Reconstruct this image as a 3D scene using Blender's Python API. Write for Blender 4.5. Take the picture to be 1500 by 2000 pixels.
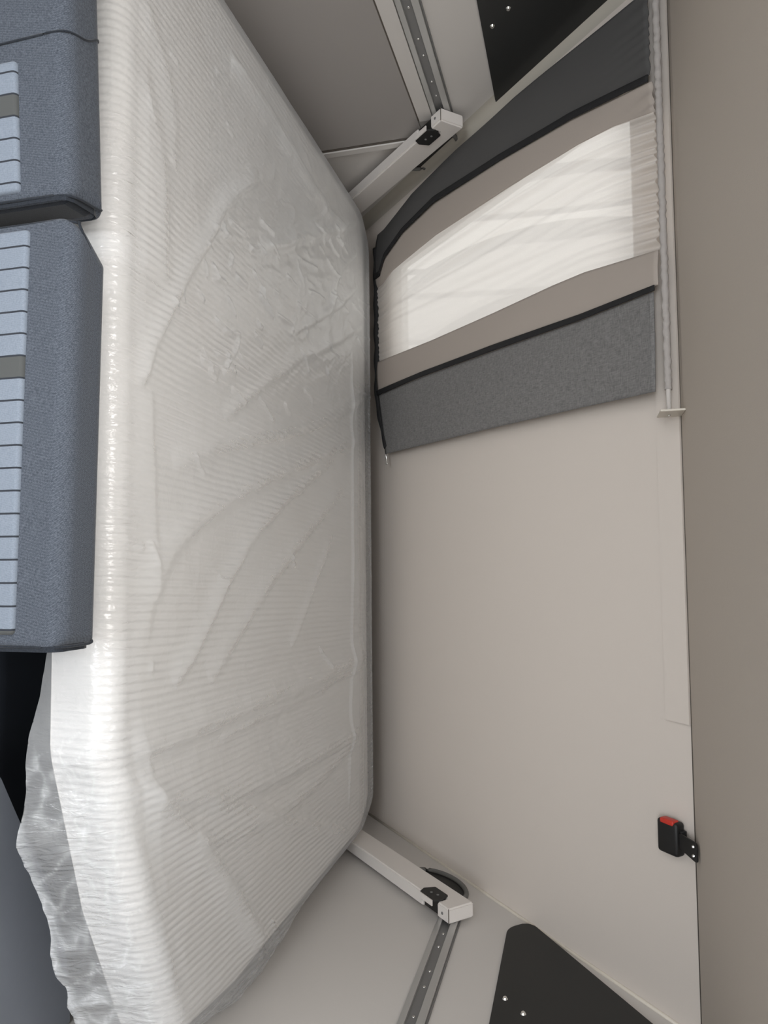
import bpy, bmesh, math, random
import numpy as np
from mathutils import Vector, Matrix

for o in list(bpy.data.objects): bpy.data.objects.remove(o)
C = bpy.context.scene
COL = C.collection
H = 1.85                      # camera height above the floor; heights below are written relative to it

# ------------------------------------------------------------------ camera
FPX = 1450.0
a, t, r = math.radians(3.42), math.radians(14.68), math.radians(1.45)
F = Vector((-math.sin(a)*math.cos(t), math.cos(a)*math.cos(t), -math.sin(t)))
R0 = Vector((math.cos(a), math.sin(a), 0)); U0 = R0.cross(F)
UP = U0*math.cos(r) + R0*math.sin(r); RT = R0*math.cos(r) - U0*math.sin(r)
cam_d = bpy.data.cameras.new('camera'); cam = bpy.data.objects.new('camera', cam_d); COL.objects.link(cam)
m = Matrix((( UP.x, -RT.x, -F.x, 0), (UP.y, -RT.y, -F.y, 0), (UP.z, -RT.z, -F.z, H), (0, 0, 0, 1)))
cam.matrix_world = m
cam_d.sensor_fit = 'VERTICAL'; cam_d.sensor_height = 36.0; cam_d.lens = 36.0*FPX/2000.0
cam_d.clip_start = 0.02
C.camera = cam

# ------------------------------------------------------------------ light and exposure
C.view_settings.view_transform = 'Standard'; C.view_settings.look = 'None'
C.view_settings.exposure = 0.22; C.view_settings.gamma = 1.0
C.view_settings.use_curve_mapping = False
w = bpy.data.worlds.new('daylight'); C.world = w; w.use_nodes = True
w.node_tree.nodes['Background'].inputs[0].default_value = (0.93, 0.96, 1.0, 1)
w.node_tree.nodes['Background'].inputs[1].default_value = 1.05
wt = w.node_tree; wc = wt.nodes.new('ShaderNodeTexCoord'); wb = wt.nodes.new('ShaderNodeTexBrick')   # pale hall with brighter windows outside
wt.links.new(wc.outputs['Generated'], wb.inputs['Vector']); wb.inputs['Scale'].default_value = 9; wb.inputs['Mortar Size'].default_value = .03
wb.inputs['Color1'].default_value = (.80, .79, .78, 1); wb.inputs['Color2'].default_value = (1.25, 1.23, 1.2, 1); wb.inputs['Mortar'].default_value = (.7, .7, .7, 1)
wt.links.new(wb.outputs[0], wt.nodes['Background'].inputs[0])

def area(name, loc, target, sx, sy, power, col):
    d = bpy.data.lights.new(name, 'AREA'); d.shape = 'RECTANGLE'; d.size = sx; d.size_y = sy
    d.energy = power; d.color = col
    o = bpy.data.objects.new(name, d); COL.objects.link(o); o.location = loc
    o.rotation_euler = (Vector(target)-Vector(loc)).to_track_quat('-Z', 'Y').to_euler()
    return o
area('daylight_through_side_door', (-1.20, -0.75, 1.15), (0.6, 0.2, 1.05), 0.75, 1.6, 10, (0.95, 0.97, 1.0))
area('daylight_through_rear_window', (-.2, -3.22, 1.47), (-.2, 1.0, 1.25), 1.4, 0.9, 60, (0.90, 0.95, 1.0))
area('added_overhead_fill', (-0.22, 0.12, 2.085), (-0.22, 0.62, 1.2), 0.62, 0.34, 7.5, (1.0, 0.97, 0.93))  # added unseen overhead lamp, brightens the mattress top and its front edge

# ------------------------------------------------------------------ helpers
def ray(px, py): return F*FPX + UP*(px-750) + RT*(py-1000)
def on(px, py, n, c):           # point of the plane n.p = c (heights relative to the camera) seen at a spot of the photo
    d = ray(px, py); return d*(c/d.dot(Vector(n)))
def W(p): return Vector((p[0], p[1], p[2]+H))

def link(name, me, mat, parent=None, smooth=False):
    o = bpy.data.objects.new(name, me); COL.objects.link(o)
    if mat is not None: me.materials.append(mat)
    if parent is not None:
        o.parent = parent; o.matrix_parent_inverse = Matrix.Translation(-Vector(parent.location)) if parent.type == 'EMPTY' else Matrix()
    if smooth:
        for p in me.polygons: p.use_smooth = True
    return o
def from_bm(name, bm, mat, parent=None, smooth=False):
    bmesh.ops.recalc_face_normals(bm, faces=bm.faces)
    me = bpy.data.meshes.new(name); bm.to_mesh(me); bm.free()
    return link(name, me, mat, parent, smooth)
def from_py(name, vs, fs, mat, parent=None, smooth=False):
    me = bpy.data.meshes.new(name); me.from_pydata([tuple(v) for v in vs], [], fs); me.update()
    return link(name, me, mat, parent, smooth)
def thing(name, label, cat, loc, group=None):
    o = bpy.data.objects.new(name, None); COL.objects.link(o); o.location = loc; o.empty_display_size = .05
    tag(o, label, cat, group); return o
def tag(o, label, cat, group=None):
    o['label'] = label; o['category'] = cat
    if group: o['group'] = group
def struct(o): o['kind'] = 'structure'; return o
def add_box(bm, lo, hi, bev=0, seg=2, mat=None):
    v = bmesh.ops.create_cube(bm, size=1)['verts']
    for q in v: q.co = Vector([(lo[i]+hi[i])/2 + q.co[i]*(hi[i]-lo[i]) for i in range(3)])
    if bev:
        es = {e for q in v for e in q.link_edges}
        rr = bmesh.ops.bevel(bm, geom=list(es), offset=bev, segments=seg, affect='EDGES', profile=.5)
        v = list({q for f in rr['faces'] for q in f.verts} | {q for q in v if q.is_valid})
    if mat is not None:
        bmesh.ops.transform(bm, matrix=mat, verts=v)
    return v
def box(name, lo, hi, mat, parent=None, bev=0, smooth=False, M=None):
    bm = bmesh.new(); add_box(bm, lo, hi, bev, 3, M); return from_bm(name, bm, mat, parent, smooth)
def tube_bm(bm, pts, rad, n=10, cap=True):
    pts = [Vector(p) for p in pts]; rings = []
    for i, p in enumerate(pts):
        d = (pts[min(i+1, len(pts)-1)]-pts[max(i-1, 0)]).normalized()
        u = d.cross(Vector((0, 0, 1))); u = u.normalized() if u.length > .05 else d.cross(Vector((0, 1, 0))).normalized()
        v = d.cross(u); rr = rad[i] if isinstance(rad, (list, tuple)) else rad
        rings.append([bm.verts.new(p+(u*math.cos(2*math.pi*k/n)+v*math.sin(2*math.pi*k/n))*rr) for k in range(n)])
    for A, B in zip(rings, rings[1:]):
        for k in range(n): bm.faces.new((A[k], A[(k+1) % n], B[(k+1) % n], B[k]))
    if cap: bm.faces.new(rings[0]); bm.faces.new(rings[-1])
def tube(name, pts, rad, mat, parent=None, n=10):
    bm = bmesh.new(); tube_bm(bm, pts, rad, n); return from_bm(name, bm, mat, parent, True)
def prism(name, poly, axis, a0, a1, mat, parent=None, bev=0):
    """poly in the two other axes, extruded from a0 to a1 along axis"""
    bm = bmesh.new()
    def P(u, v, s):
        return {0: (s, u, v), 1: (u, s, v), 2: (u, v, s)}[axis]
    A = [bm.verts.new(P(u, v, a0)) for u, v in poly]; B = [bm.verts.new(P(u, v, a1)) for u, v in poly]
    bm.faces.new(A); bm.faces.new(B)
    n = len(poly)
    for k in range(n): bm.faces.new((A[k], A[(k+1) % n], B[(k+1) % n], B[k]))
    if bev:
        es = [e for e in bm.edges if (e.verts[0] in A) == (e.verts[1] in A)]
        bmesh.ops.bevel(bm, geom=es, offset=bev, segments=2, affect='EDGES')
    return from_bm(name, bm, mat, parent)
def chaikin(P, n=3, closed=True):
    P = [np.array(p, float) for p in P]
    for _ in range(n):
        Q = []
        L = len(P)
        rng = range(L) if closed else range(L-1)
        if not closed: Q.append(P[0])
        for i in rng:
            p, q = P[i], P[(i+1) % L]; Q += [p*.75+q*.25, p*.25+q*.75]
        if not closed: Q.append(P[-1])
        P = Q
    return P
def round_poly(P, rad, seg=6):
    out = []; n = len(P)
    for i in range(n):
        p = np.array(P[i], float); a_ = np.array(P[i-1], float)-p; b_ = np.array(P[(i+1) % n], float)-p
        rr = rad[i] if isinstance(rad, (list, tuple)) else rad
        la, lb = np.linalg.norm(a_), np.linalg.norm(b_); a_ /= la; b_ /= lb
        ang = math.acos(max(-1, min(1, float(a_@b_)))); tl = min(rr/math.tan(ang/2), .45*la, .45*lb)
        p0, p1 = p+a_*tl, p+b_*tl
        for k in range(seg+1):
            s = k/seg; out.append(tuple((1-s)**2*p0+2*s*(1-s)*p+s*s*p1))
    return out
_rs = np.random.RandomState(7)
_tab = _rs.rand(256, 256)
def vnoise(x, y, sc=1.0, off=0):
    x = np.asarray(x)*sc+off*17.3; y = np.asarray(y)*sc+off*9.7
    xi = np.floor(x).astype(int); yi = np.floor(y).astype(int); fx = x-xi; fy = y-yi
    fx = fx*fx*(3-2*fx); fy = fy*fy*(3-2*fy)
    g = lambda i, j: _tab[(i+off*31) % 256, (j+off*57) % 256]
    return (g(xi, yi)*(1-fx)+g(xi+1, yi)*fx)*(1-fy)+(g(xi, yi+1)*(1-fx)+g(xi+1, yi+1)*fx)*fy
def fbm(x, y, sc, off=0, o=3):
    s = 0; am = 1; tot = 0
    for k in range(o): s = s+am*vnoise(x, y, sc*2**k, off+k); tot += am; am *= .5
    return s/tot

# ------------------------------------------------------------------ materials
def new_mat(name):
    mt = bpy.data.materials.new(name); mt.use_nodes = True
    nt = mt.node_tree; return mt, nt, nt.nodes['Principled BSDF'], nt.nodes['Material Output']
def N(nt, typ, **kw):
    n = nt.nodes.new(typ)
    for k, v in kw.items():
        if k in ('in_',): continue
        setattr(n, k, v)
    return n
def simple(name, col, rough=.5, metal=0, bump=0, bscale=300, spec=.5, vary=0):
    mt, nt, b, o = new_mat(name)
    b.inputs['Base Color'].default_value = (*col, 1); b.inputs['Roughness'].default_value = rough
    b.inputs['Metallic'].default_value = metal; b.inputs['Specular IOR Level'].default_value = spec
    tc = N(nt, 'ShaderNodeTexCoord')
    if vary:
        nz = N(nt, 'ShaderNodeTexNoise'); nz.inputs['Scale'].default_value = bscale; nz.inputs['Detail'].default_value = 4
        nt.links.new(tc.outputs['Object'], nz.inputs['Vector'])
        mx = N(nt, 'ShaderNodeMixRGB'); mx.inputs[1].default_value = (*[c*(1-vary) for c in col], 1); mx.inputs[2].default_value = (*[min(1, c*(1+vary)) for c in col], 1)
        nt.links.new(nz.outputs['Fac'], mx.inputs[0]); nt.links.new(mx.outputs[0], b.inputs['Base Color'])
    if bump:
        nz = N(nt, 'ShaderNodeTexNoise'); nz.inputs['Scale'].default_value = bscale; nz.inputs['Detail'].default_value = 3
        bp = N(nt, 'ShaderNodeBump'); bp.inputs['Strength'].default_value = bump; bp.inputs['Distance'].default_value = .001
        nt.links.new(tc.outputs['Object'], nz.inputs['Vector']); nt.links.new(nz.outputs['Fac'], bp.inputs['Height']); nt.links.new(bp.outputs[0], b.inputs['Normal'])
    return mt
M_slope = simple('greige_wall_vinyl', (.66, .60, .545), .55, bump=.12, bscale=500, vary=.012)
M_side = simple('pale_wall_board', (.62, .595, .57), .5, bump=.08, bscale=400, vary=.012)
M_lower = simple('shaded_locker_panel', (.33, .31, .295), .5, bump=.08, bscale=400, vary=.012)
M_ceil = simple('warm_beige_ceiling', (.56, .50, .435), .7, bump=.3, bscale=700, vary=.03)
M_trim = simple('cream_trim', (.66, .61, .53), .45)
M_seam = simple('dark_sealant', (.10, .085, .07), .7)
M_floor = simple('dark_vinyl_floor', (.10, .09, .08), .5, vary=.2, bscale=12)
M_alu = simple('anodised_aluminium', (.52, .52, .51), .38, metal=.55)
M_aludark = simple('dull_channel_metal', (.22, .22, .22), .45, metal=.4)
M_steel = simple('bright_steel', (.8, .8, .78), .2, metal=1)
M_white = simple('white_powder_coat', (.74, .70, .665), .38, bump=.05, bscale=900)
M_black = simple('black_plastic', (.008, .008, .008), .5)
M_blackp = simple('black_panel_laminate', (.012, .013, .013), .5, bump=.05, bscale=600)
M_red = simple('red_plastic', (.55, .035, .02), .4)
M_rubber = simple('grey_rubber', (.16, .16, .155), .6)
M_work = simple('blue_grey_worktop', (.24, .265, .31), .45, vary=.03, bscale=60)
M_cab = simple('pale_cabinet_board', (.55, .53, .5), .5)
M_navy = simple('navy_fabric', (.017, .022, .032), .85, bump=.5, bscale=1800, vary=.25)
M_strip = simple('black_webbing', (.012, .012, .013), .8, bump=.4, bscale=1500)
M_taupe = simple('taupe_blackout_band', (.40, .35, .31), .7, bump=.1, bscale=1200)
M_dkgrey = simple('dark_grey_curtain_cloth', (.075, .073, .072), .8, bump=.25, bscale=1500, vary=.08)

def twill(name, c0, c1, period=.0016, insert=False):
    mt, nt, b, o = new_mat(name)
    tc = N(nt, 'ShaderNodeTexCoord'); mp = N(nt, 'ShaderNodeMapping'); nt.links.new(tc.outputs['Object'], mp.inputs[0])
    mp.inputs['Rotation'].default_value = (.5, .6, .6)
    w1 = N(nt, 'ShaderNodeTexWave'); w1.inputs['Scale'].default_value = .314/period; w1.inputs['Distortion'].default_value = .6
    w2 = N(nt, 'ShaderNodeTexWave'); w2.bands_direction = 'Y'; w2.inputs['Scale'].default_value = .314/period; w2.inputs['Distortion'].default_value = .6
    nz = N(nt, 'ShaderNodeTexNoise'); nz.inputs['Scale'].default_value = 500; nz.inputs['Detail'].default_value = 3
    for n in (w1, w2): nt.links.new(mp.outputs[0], n.inputs['Vector'])
    nt.links.new(tc.outputs['Object'], nz.inputs['Vector'])
    mu = N(nt, 'ShaderNodeMath', operation='MULTIPLY'); nt.links.new(w1.outputs['Fac'], mu.inputs[0]); nt.links.new(w2.outputs['Fac'], mu.inputs[1])
    mu2 = N(nt, 'ShaderNodeMath', operation='MULTIPLY'); nt.links.new(mu.outputs[0], mu2.inputs[0]); mu2.inputs[1].default_value = .35
    ad = N(nt, 'ShaderNodeMath', operation='MULTIPLY_ADD'); nt.links.new(nz.outputs['Fac'], ad.inputs[0]); ad.inputs[1].default_value = 1.25; nt.links.new(mu2.outputs[0], ad.inputs[2])
    sb = N(nt, 'ShaderNodeMath', operation='SUBTRACT'); sb.use_clamp = True; nt.links.new(ad.outputs[0], sb.inputs[0]); sb.inputs[1].default_value = .25
    mx = N(nt, 'ShaderNodeMixRGB'); mx.inputs[1].default_value = (*c0, 1); mx.inputs[2].default_value = (*c1, 1); nt.links.new(sb.outputs[0], mx.inputs[0])
    bp = N(nt, 'ShaderNodeBump'); bp.inputs['Strength'].default_value = .12; bp.inputs['Distance'].default_value = .0006; nt.links.new(mu.outputs[0], bp.inputs['Height'])
    nt.links.new(mx.outputs[0], b.inputs['Base Color']); nt.links.new(bp.outputs[0], b.inputs['Normal'])
    b.inputs['Roughness'].default_value = .85; b.inputs['Specular IOR Level'].default_value = .2
    b.inputs['Sheen Weight'].default_value = .15
    return mt, nt, b, mx, tc
M_seat, *_ = twill('blue_grey_twill', (.028, .035, .048), (.135, .155, .19))
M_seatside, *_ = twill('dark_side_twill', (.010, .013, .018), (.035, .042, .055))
# woven light insert with dark cross lines and one darker square
M_insert, nt, b, mx, tc = twill('light_checked_insert', (.17, .205, .255), (.26, .30, .36), .0012)
sp = N(nt, 'ShaderNodeSeparateXYZ'); nt.links.new(tc.outputs['Object'], sp.inputs[0])
dv = N(nt, 'ShaderNodeMath', operation='DIVIDE'); nt.links.new(sp.outputs[0], dv.inputs[0]); dv.inputs[1].default_value = .0272
fr = N(nt, 'ShaderNodeMath', operation='FRACT'); nt.links.new(dv.outputs[0], fr.inputs[0])
ln = N(nt, 'ShaderNodeMath', operation='LESS_THAN'); nt.links.new(fr.outputs[0], ln.inputs[0]); ln.inputs[1].default_value = .085
fl = N(nt, 'ShaderNodeMath', operation='FLOOR'); nt.links.new(dv.outputs[0], fl.inputs[0])
md = N(nt, 'ShaderNodeMath', operation='FLOORED_MODULO'); nt.links.new(fl.outputs[0], md.inputs[0]); md.inputs[1].default_value = 12
cq = N(nt, 'ShaderNodeMath', operation='COMPARE'); nt.links.new(md.outputs[0], cq.inputs[0]); cq.inputs[1].default_value = 3; cq.inputs[2].default_value = .3
m2 = N(nt, 'ShaderNodeMixRGB'); nt.links.new(cq.outputs[0], m2.inputs[0]); nt.links.new(mx.outputs[0], m2.inputs[1]); m2.inputs[2].default_value = (.085, .09, .09, 1)
m3 = N(nt, 'ShaderNodeMixRGB'); nt.links.new(ln.outputs[0], m3.inputs[0]); nt.links.new(m2.outputs[0], m3.inputs[1]); m3.inputs[2].default_value = (.03, .035, .045, 1)
nt.links.new(m3.outputs[0], b.inputs['Base Color'])

# heathered grey curtain cloth
M_heather, nt, b, o_ = new_mat('heather_grey_cloth')
tc = N(nt, 'ShaderNodeTexCoord'); mp = N(nt, 'ShaderNodeMapping'); nt.links.new(tc.outputs['Object'], mp.inputs[0]); mp.inputs['Scale'].default_value = (1, .18, .18)
mp.inputs['Rotation'].default_value = (0, 0, 0)
nz = N(nt, 'ShaderNodeTexNoise'); nz.inputs['Scale'].default_value = 480; nz.inputs['Detail'].default_value = 4; nt.links.new(mp.outputs[0], nz.inputs['Vector'])
mp2 = N(nt, 'ShaderNodeMapping'); nt.links.new(tc.outputs['Object'], mp2.inputs[0]); mp2.inputs['Scale'].default_value = (.15, 1, 1)
nz2 = N(nt, 'ShaderNodeTexNoise'); nz2.inputs['Scale'].default_value = 600; nz2.inputs['Detail'].default_value = 3; nt.links.new(mp2.outputs[0], nz2.inputs['Vector'])
av = N(nt, 'ShaderNodeMath', operation='ADD'); nt.links.new(nz.outputs['Fac'], av.inputs[0]); nt.links.new(nz2.outputs['Fac'], av.inputs[1])
rp = N(nt, 'ShaderNodeMapRange'); nt.links.new(av.outputs[0], rp.inputs[0]); rp.inputs[1].default_value = .7; rp.inputs[2].default_value = 1.3
mx = N(nt, 'ShaderNodeMixRGB'); mx.inputs[1].default_value = (.135, .132, .13, 1); mx.inputs[2].default_value = (.235, .23, .225, 1)
nt.links.new(rp.outputs[0], mx.inputs[0]); nt.links.new(mx.outputs[0], b.inputs['Base Color']); b.inputs['Roughness'].default_value = .85
b.inputs['Specular IOR Level'].default_value = .2

# mattress cover: cream cloth with fine ribs
M_matt, nt, b, o_ = new_mat('ribbed_mattress_cover')
tc = N(nt, 'ShaderNodeTexCoord'); mp = N(nt, 'ShaderNodeMapping'); nt.links.new(tc.outputs['Object'], mp.inputs[0]); mp.inputs['Rotation'].default_value = (0, 0, .06)
wv = N(nt, 'ShaderNodeTexWave'); wv.inputs['Scale'].default_value = 26; wv.inputs['Distortion'].default_value = 2.2; wv.inputs['Detail'].default_value = 2; wv.inputs['Detail Scale'].default_value = .35
nt.links.new(mp.outputs[0], wv.inputs['Vector'])
nz = N(nt, 'ShaderNodeTexNoise'); nz.inputs['Scale'].default_value = 2.5; nt.links.new(tc.outputs['Object'], nz.inputs['Vector'])
bp = N(nt, 'ShaderNodeBump'); bp.inputs['Strength'].default_value = 1; bp.inputs['Distance'].default_value = .0016; nt.links.new(wv.outputs['Fac'], bp.inputs['Height'])
nt.links.new(bp.outputs[0], b.inputs['Normal'])
mx = N(nt, 'ShaderNodeMixRGB'); mx.inputs[1].default_value = (.86, .835, .80, 1); mx.inputs[2].default_value = (.91, .905, .895, 1)
nt.links.new(nz.outputs['Fac'], mx.inputs[0]); nt.links.new(mx.outputs[0], b.inputs['Base Color']); b.inputs['Roughness'].default_value = .9; b.inputs['Specular IOR Level'].default_value = .1

# thin milky polythene
M_film, nt, b, out = new_mat('clear_milky_polythene')
nt.nodes.remove(b)
tc = N(nt, 'ShaderNodeTexCoord')
def noise(scale, detail, vec=None, dist=0):
    n = N(nt, 'ShaderNodeTexNoise'); n.inputs['Scale'].default_value = scale; n.inputs['Detail'].default_value = detail; n.inputs['Distortion'].default_value = dist
    nt.links.new(vec if vec else tc.outputs['Object'], n.inputs['Vector']); return n
n1 = noise(9, 5, dist=.8)
mpa = N(nt, 'ShaderNodeMapping'); nt.links.new(tc.outputs['Object'], mpa.inputs[0]); mpa.inputs['Rotation'].default_value = (0, 0, .5); mpa.inputs['Scale'].default_value = (1, .3, 1)
n2 = noise(60, 6, mpa.outputs[0], 1.6)
cr = N(nt, 'ShaderNodeTexVoronoi'); cr.feature = 'DISTANCE_TO_EDGE'; cr.inputs['Scale'].default_value = 26
wmix = N(nt, 'ShaderNodeVectorMath', operation='MULTIPLY_ADD'); nt.links.new(n1.outputs['Color'], wmix.inputs[0]); wmix.inputs[1].default_value = (.12, .12, .12); nt.links.new(tc.outputs['Object'], wmix.inputs[2])
nt.links.new(wmix.outputs[0], cr.inputs['Vector'])
c1 = N(nt, 'ShaderNodeMapRange'); nt.links.new(cr.outputs['Distance'], c1.inputs[0]); c1.inputs[1].default_value = 0; c1.inputs[2].default_value = .12; c1.inputs[3].default_value = 1; c1.inputs[4].default_value = 0
s1 = N(nt, 'ShaderNodeMath', operation='MULTIPLY_ADD'); nt.links.new(c1.outputs[0], s1.inputs[0]); s1.inputs[1].default_value = .18; nt.links.new(n2.outputs['Fac'], s1.inputs[2])
bp = N(nt, 'ShaderNodeBump'); bp.inputs['Strength'].default_value = .5; bp.inputs['Distance'].default_value = .002; nt.links.new(s1.outputs[0], bp.inputs['Height'])
mpc = N(nt, 'ShaderNodeMapping'); nt.links.new(tc.outputs['Object'], mpc.inputs[0]); mpc.inputs['Scale'].default_value = (1, .28, .28)
nc = noise(95, 3, mpc.outputs[0], 1.2); atc = N(nt, 'ShaderNodeAttribute'); atc.attribute_name = 'crimp'
bpc = N(nt, 'ShaderNodeBump'); bpc.inputs['Distance'].default_value = .006; nt.links.new(atc.outputs['Fac'], bpc.inputs['Strength']); nt.links.new(nc.outputs['Fac'], bpc.inputs['Height']); nt.links.new(bp.outputs[0], bpc.inputs['Normal']); bp = bpc
mpr = N(nt, 'ShaderNodeMapping'); nt.links.new(tc.outputs['Object'], mpr.inputs[0]); mpr.inputs['Rotation'].default_value = (0, 0, .06)
wvr = N(nt, 'ShaderNodeTexWave'); wvr.inputs['Scale'].default_value = 26; wvr.inputs['Distortion'].default_value = 2.2; wvr.inputs['Detail'].default_value = 2; wvr.inputs['Detail Scale'].default_value = .35
nt.links.new(mpr.outputs[0], wvr.inputs['Vector'])
atr = N(nt, 'ShaderNodeAttribute'); atr.attribute_name = 'cling'
bp0 = bp; bp = N(nt, 'ShaderNodeBump'); bp.inputs['Distance'].default_value = .0014; nt.links.new(atr.outputs['Fac'], bp.inputs['Strength'])
nt.links.new(wvr.outputs['Fac'], bp.inputs['Height']); nt.links.new(bp0.outputs[0], bp.inputs['Normal'])
tr = N(nt, 'ShaderNodeBsdfTransparent'); tr.inputs[0].default_value = (.995, .995, .995, 1)
df = N(nt, 'ShaderNodeBsdfDiffuse'); df.inputs[0].default_value = (.90, .925, .95, 1); nt.links.new(bp.outputs[0], df.inputs['Normal'])
tl = N(nt, 'ShaderNodeBsdfTranslucent'); tl.inputs[0].default_value = (.90, .925, .95, 1); nt.links.new(bp.outputs[0], tl.inputs['Normal'])
dt = N(nt, 'ShaderNodeMixShader'); dt.inputs[0].default_value = .18; nt.links.new(df.outputs[0], dt.inputs[1]); nt.links.new(tl.outputs[0], dt.inputs[2])
att = N(nt, 'ShaderNodeAttribute'); att.attribute_name = 'milk'
op = N(nt, 'ShaderNodeMath', operation='MULTIPLY_ADD'); nt.links.new(n1.outputs['Fac'], op.inputs[0]); op.inputs[1].default_value = .10; nt.links.new(att.outputs['Fac'], op.inputs[2]); op.use_clamp = True
lw = N(nt, 'ShaderNodeLayerWeight'); lw.inputs['Blend'].default_value = .25; nt.links.new(bp.outputs[0], lw.inputs['Normal'])
op2 = N(nt, 'ShaderNodeMath', operation='MULTIPLY_ADD'); nt.links.new(lw.outputs['Facing'], op2.inputs[0]); op2.inputs[1].default_value = .08; nt.links.new(op.outputs[0], op2.inputs[2]); op2.use_clamp = True
opm = N(nt, 'ShaderNodeMath', operation='MAXIMUM'); nt.links.new(op2.outputs[0], opm.inputs[0]); opm.inputs[1].default_value = .30
A = N(nt, 'ShaderNodeMixShader'); nt.links.new(opm.outputs[0], A.inputs[0]); nt.links.new(tr.outputs[0], A.inputs[1]); nt.links.new(dt.outputs[0], A.inputs[2])
gl = N(nt, 'ShaderNodeBsdfGlossy'); gl.inputs['Roughness'].default_value = .08; nt.links.new(bp.outputs[0], gl.inputs['Normal'])
fz = N(nt, 'ShaderNodeFresnel'); fz.inputs['IOR'].default_value = 1.5; nt.links.new(bp.outputs[0], fz.inputs['Normal'])
fz2 = N(nt, 'ShaderNodeMath', operation='MULTIPLY'); nt.links.new(fz.outputs[0], fz2.inputs[0]); fz2.inputs[1].default_value = 1.0; fz2.use_clamp = True
fz3 = N(nt, 'ShaderNodeMath', operation='MINIMUM'); nt.links.new(fz2.outputs[0], fz3.inputs[0]); 
atc2 = N(nt, 'ShaderNodeAttribute'); atc2.attribute_name = 'crimp'; fzc = N(nt, 'ShaderNodeMath', operation='MULTIPLY_ADD'); nt.links.new(atc2.outputs['Fac'], fzc.inputs[0]); fzc.inputs[1].default_value = .35; fzc.inputs[2].default_value = .13; nt.links.new(fzc.outputs[0], fz3.inputs[1])
B = N(nt, 'ShaderNodeMixShader'); nt.links.new(fz3.outputs[0], B.inputs[0]); nt.links.new(A.outputs[0], B.inputs[1]); nt.links.new(gl.outputs[0], B.inputs[2])
nt.links.new(B.outputs[0], out.inputs[0])

# sheer voile
M_sheer, nt, b, out = new_mat('sheer_white_voile'); nt.nodes.remove(b)
tc = N(nt, 'ShaderNodeTexCoord')
nz = N(nt, 'ShaderNodeTexNoise'); nz.inputs['Scale'].default_value = 900; nt.links.new(tc.outputs['Object'], nz.inputs['Vector'])
df = N(nt, 'ShaderNodeBsdfDiffuse'); df.inputs[0].default_value = (.84, .79, .74, 1)
tl = N(nt, 'ShaderNodeBsdfTranslucent'); tl.inputs[0].default_value = (.90, .85, .80, 1)
tr = N(nt, 'ShaderNodeBsdfTransparent'); tr.inputs[0].default_value = (1, .98, .96, 1)
a1 = N(nt, 'ShaderNodeMixShader'); a1.inputs[0].default_value = .55; nt.links.new(df.outputs[0], a1.inputs[1]); nt.links.new(tl.outputs[0], a1.inputs[2])
mr = N(nt, 'ShaderNodeMapRange'); nt.links.new(nz.outputs['Fac'], mr.inputs[0]); mr.inputs[3].default_value = .74; mr.inputs[4].default_value = .86
a2 = N(nt, 'ShaderNodeMixShader'); atd = N(nt, 'ShaderNodeAttribute'); atd.attribute_name = 'fold'; mrd = N(nt, 'ShaderNodeMapRange'); nt.links.new(atd.outputs['Fac'], mrd.inputs[0]); mrd.inputs[3].default_value = .50; mrd.inputs[4].default_value = .12; nt.links.new(mrd.outputs[0], a1.inputs[0])
nt.links.new(mr.outputs[0], a2.inputs[0]); nt.links.new(tr.outputs[0], a2.inputs[1]); nt.links.new(a1.outputs[0], a2.inputs[2])
nt.links.new(a2.outputs[0], out.inputs[0])
M_glass, nt, b, out = new_mat('window_pane'); nt.nodes.remove(b)
tr = N(nt, 'ShaderNodeBsdfTransparent'); tr.inputs[0].default_value = (.93, .95, .95, 1); gl = N(nt, 'ShaderNodeBsdfGlossy'); gl.inputs['Roughness'].default_value = .02
a1 = N(nt, 'ShaderNodeMixShader'); a1.inputs[0].default_value = .06; nt.links.new(tr.outputs[0], a1.inputs[1]); nt.links.new(gl.outputs[0], a1.inputs[2]); nt.links.new(a1.outputs[0], out.inputs[0])

# ------------------------------------------------------------------ the setting
XL, XR = -1.11, .83
ZC = .181                       # ceiling
SC, SK = 1.600, 1.1             # sloped front wall: y = SC - SK*z
nS = Vector((0, 1, SK)).normalized()
def slope(x, z, off=0):         # off > 0 comes into the room
    return W(Vector((x, SC-SK*z, z)) - nS*off)
TH = .03
YR = -3.2
struct(box('floor', (XL-.1, YR-.05, -.05), (XR+.1, 2.62, 0), M_floor))
bm = bmesh.new(); z0, z1 = H+ZC, H+ZC+.04
add_box(bm, (XL-.1, YR-.05, z0), (XR+.1, -.62, z1)); add_box(bm, (XL-.1, .42, z0), (XR+.1, SC-SK*ZC+.02, z1))
add_box(bm, (XL-.1, -.62, z0), (-.72, .42, z1)); add_box(bm, (.48, -.62, z0), (XR+.1, .42, z1))  # opening left for the added overhead lamp
struct(from_bm('ceiling', bm, M_ceil))
# sloped wall with the window opening
WX0, WX1, WZ0, WZ1 = -.90, -.518, -.53, .134
def sheet_with_hole(name, xs, zs, hole, mat, depth):
    bm = bmesh.new(); fr_, bk = {}, {}
    for i, x in enumerate(xs):
        for j, z in enumerate(zs):
            fr_[i, j] = bm.verts.new(slope(x, z)); bk[i, j] = bm.verts.new(slope(x, z, -depth))
    cells = [(i, j) for i in range(len(xs)-1) for j in range(len(zs)-1) if (i, j) not in hole]
    edges = {}
    for i, j in cells:
        q = [(i, j), (i+1, j), (i+1, j+1), (i, j+1)]
        bm.faces.new([fr_[k] for k in q]); bm.faces.new([bk[k] for k in reversed(q)])
        for k in range(4):
            e = tuple(sorted((q[k], q[(k+1) % 4]))); edges[e] = edges.get(e, 0)+1
    for (p, q), n in edges.items():
        if n == 1: bm.faces.new((fr_[p], fr_[q], bk[q], bk[p]))
    return from_bm(name, bm, mat)
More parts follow.
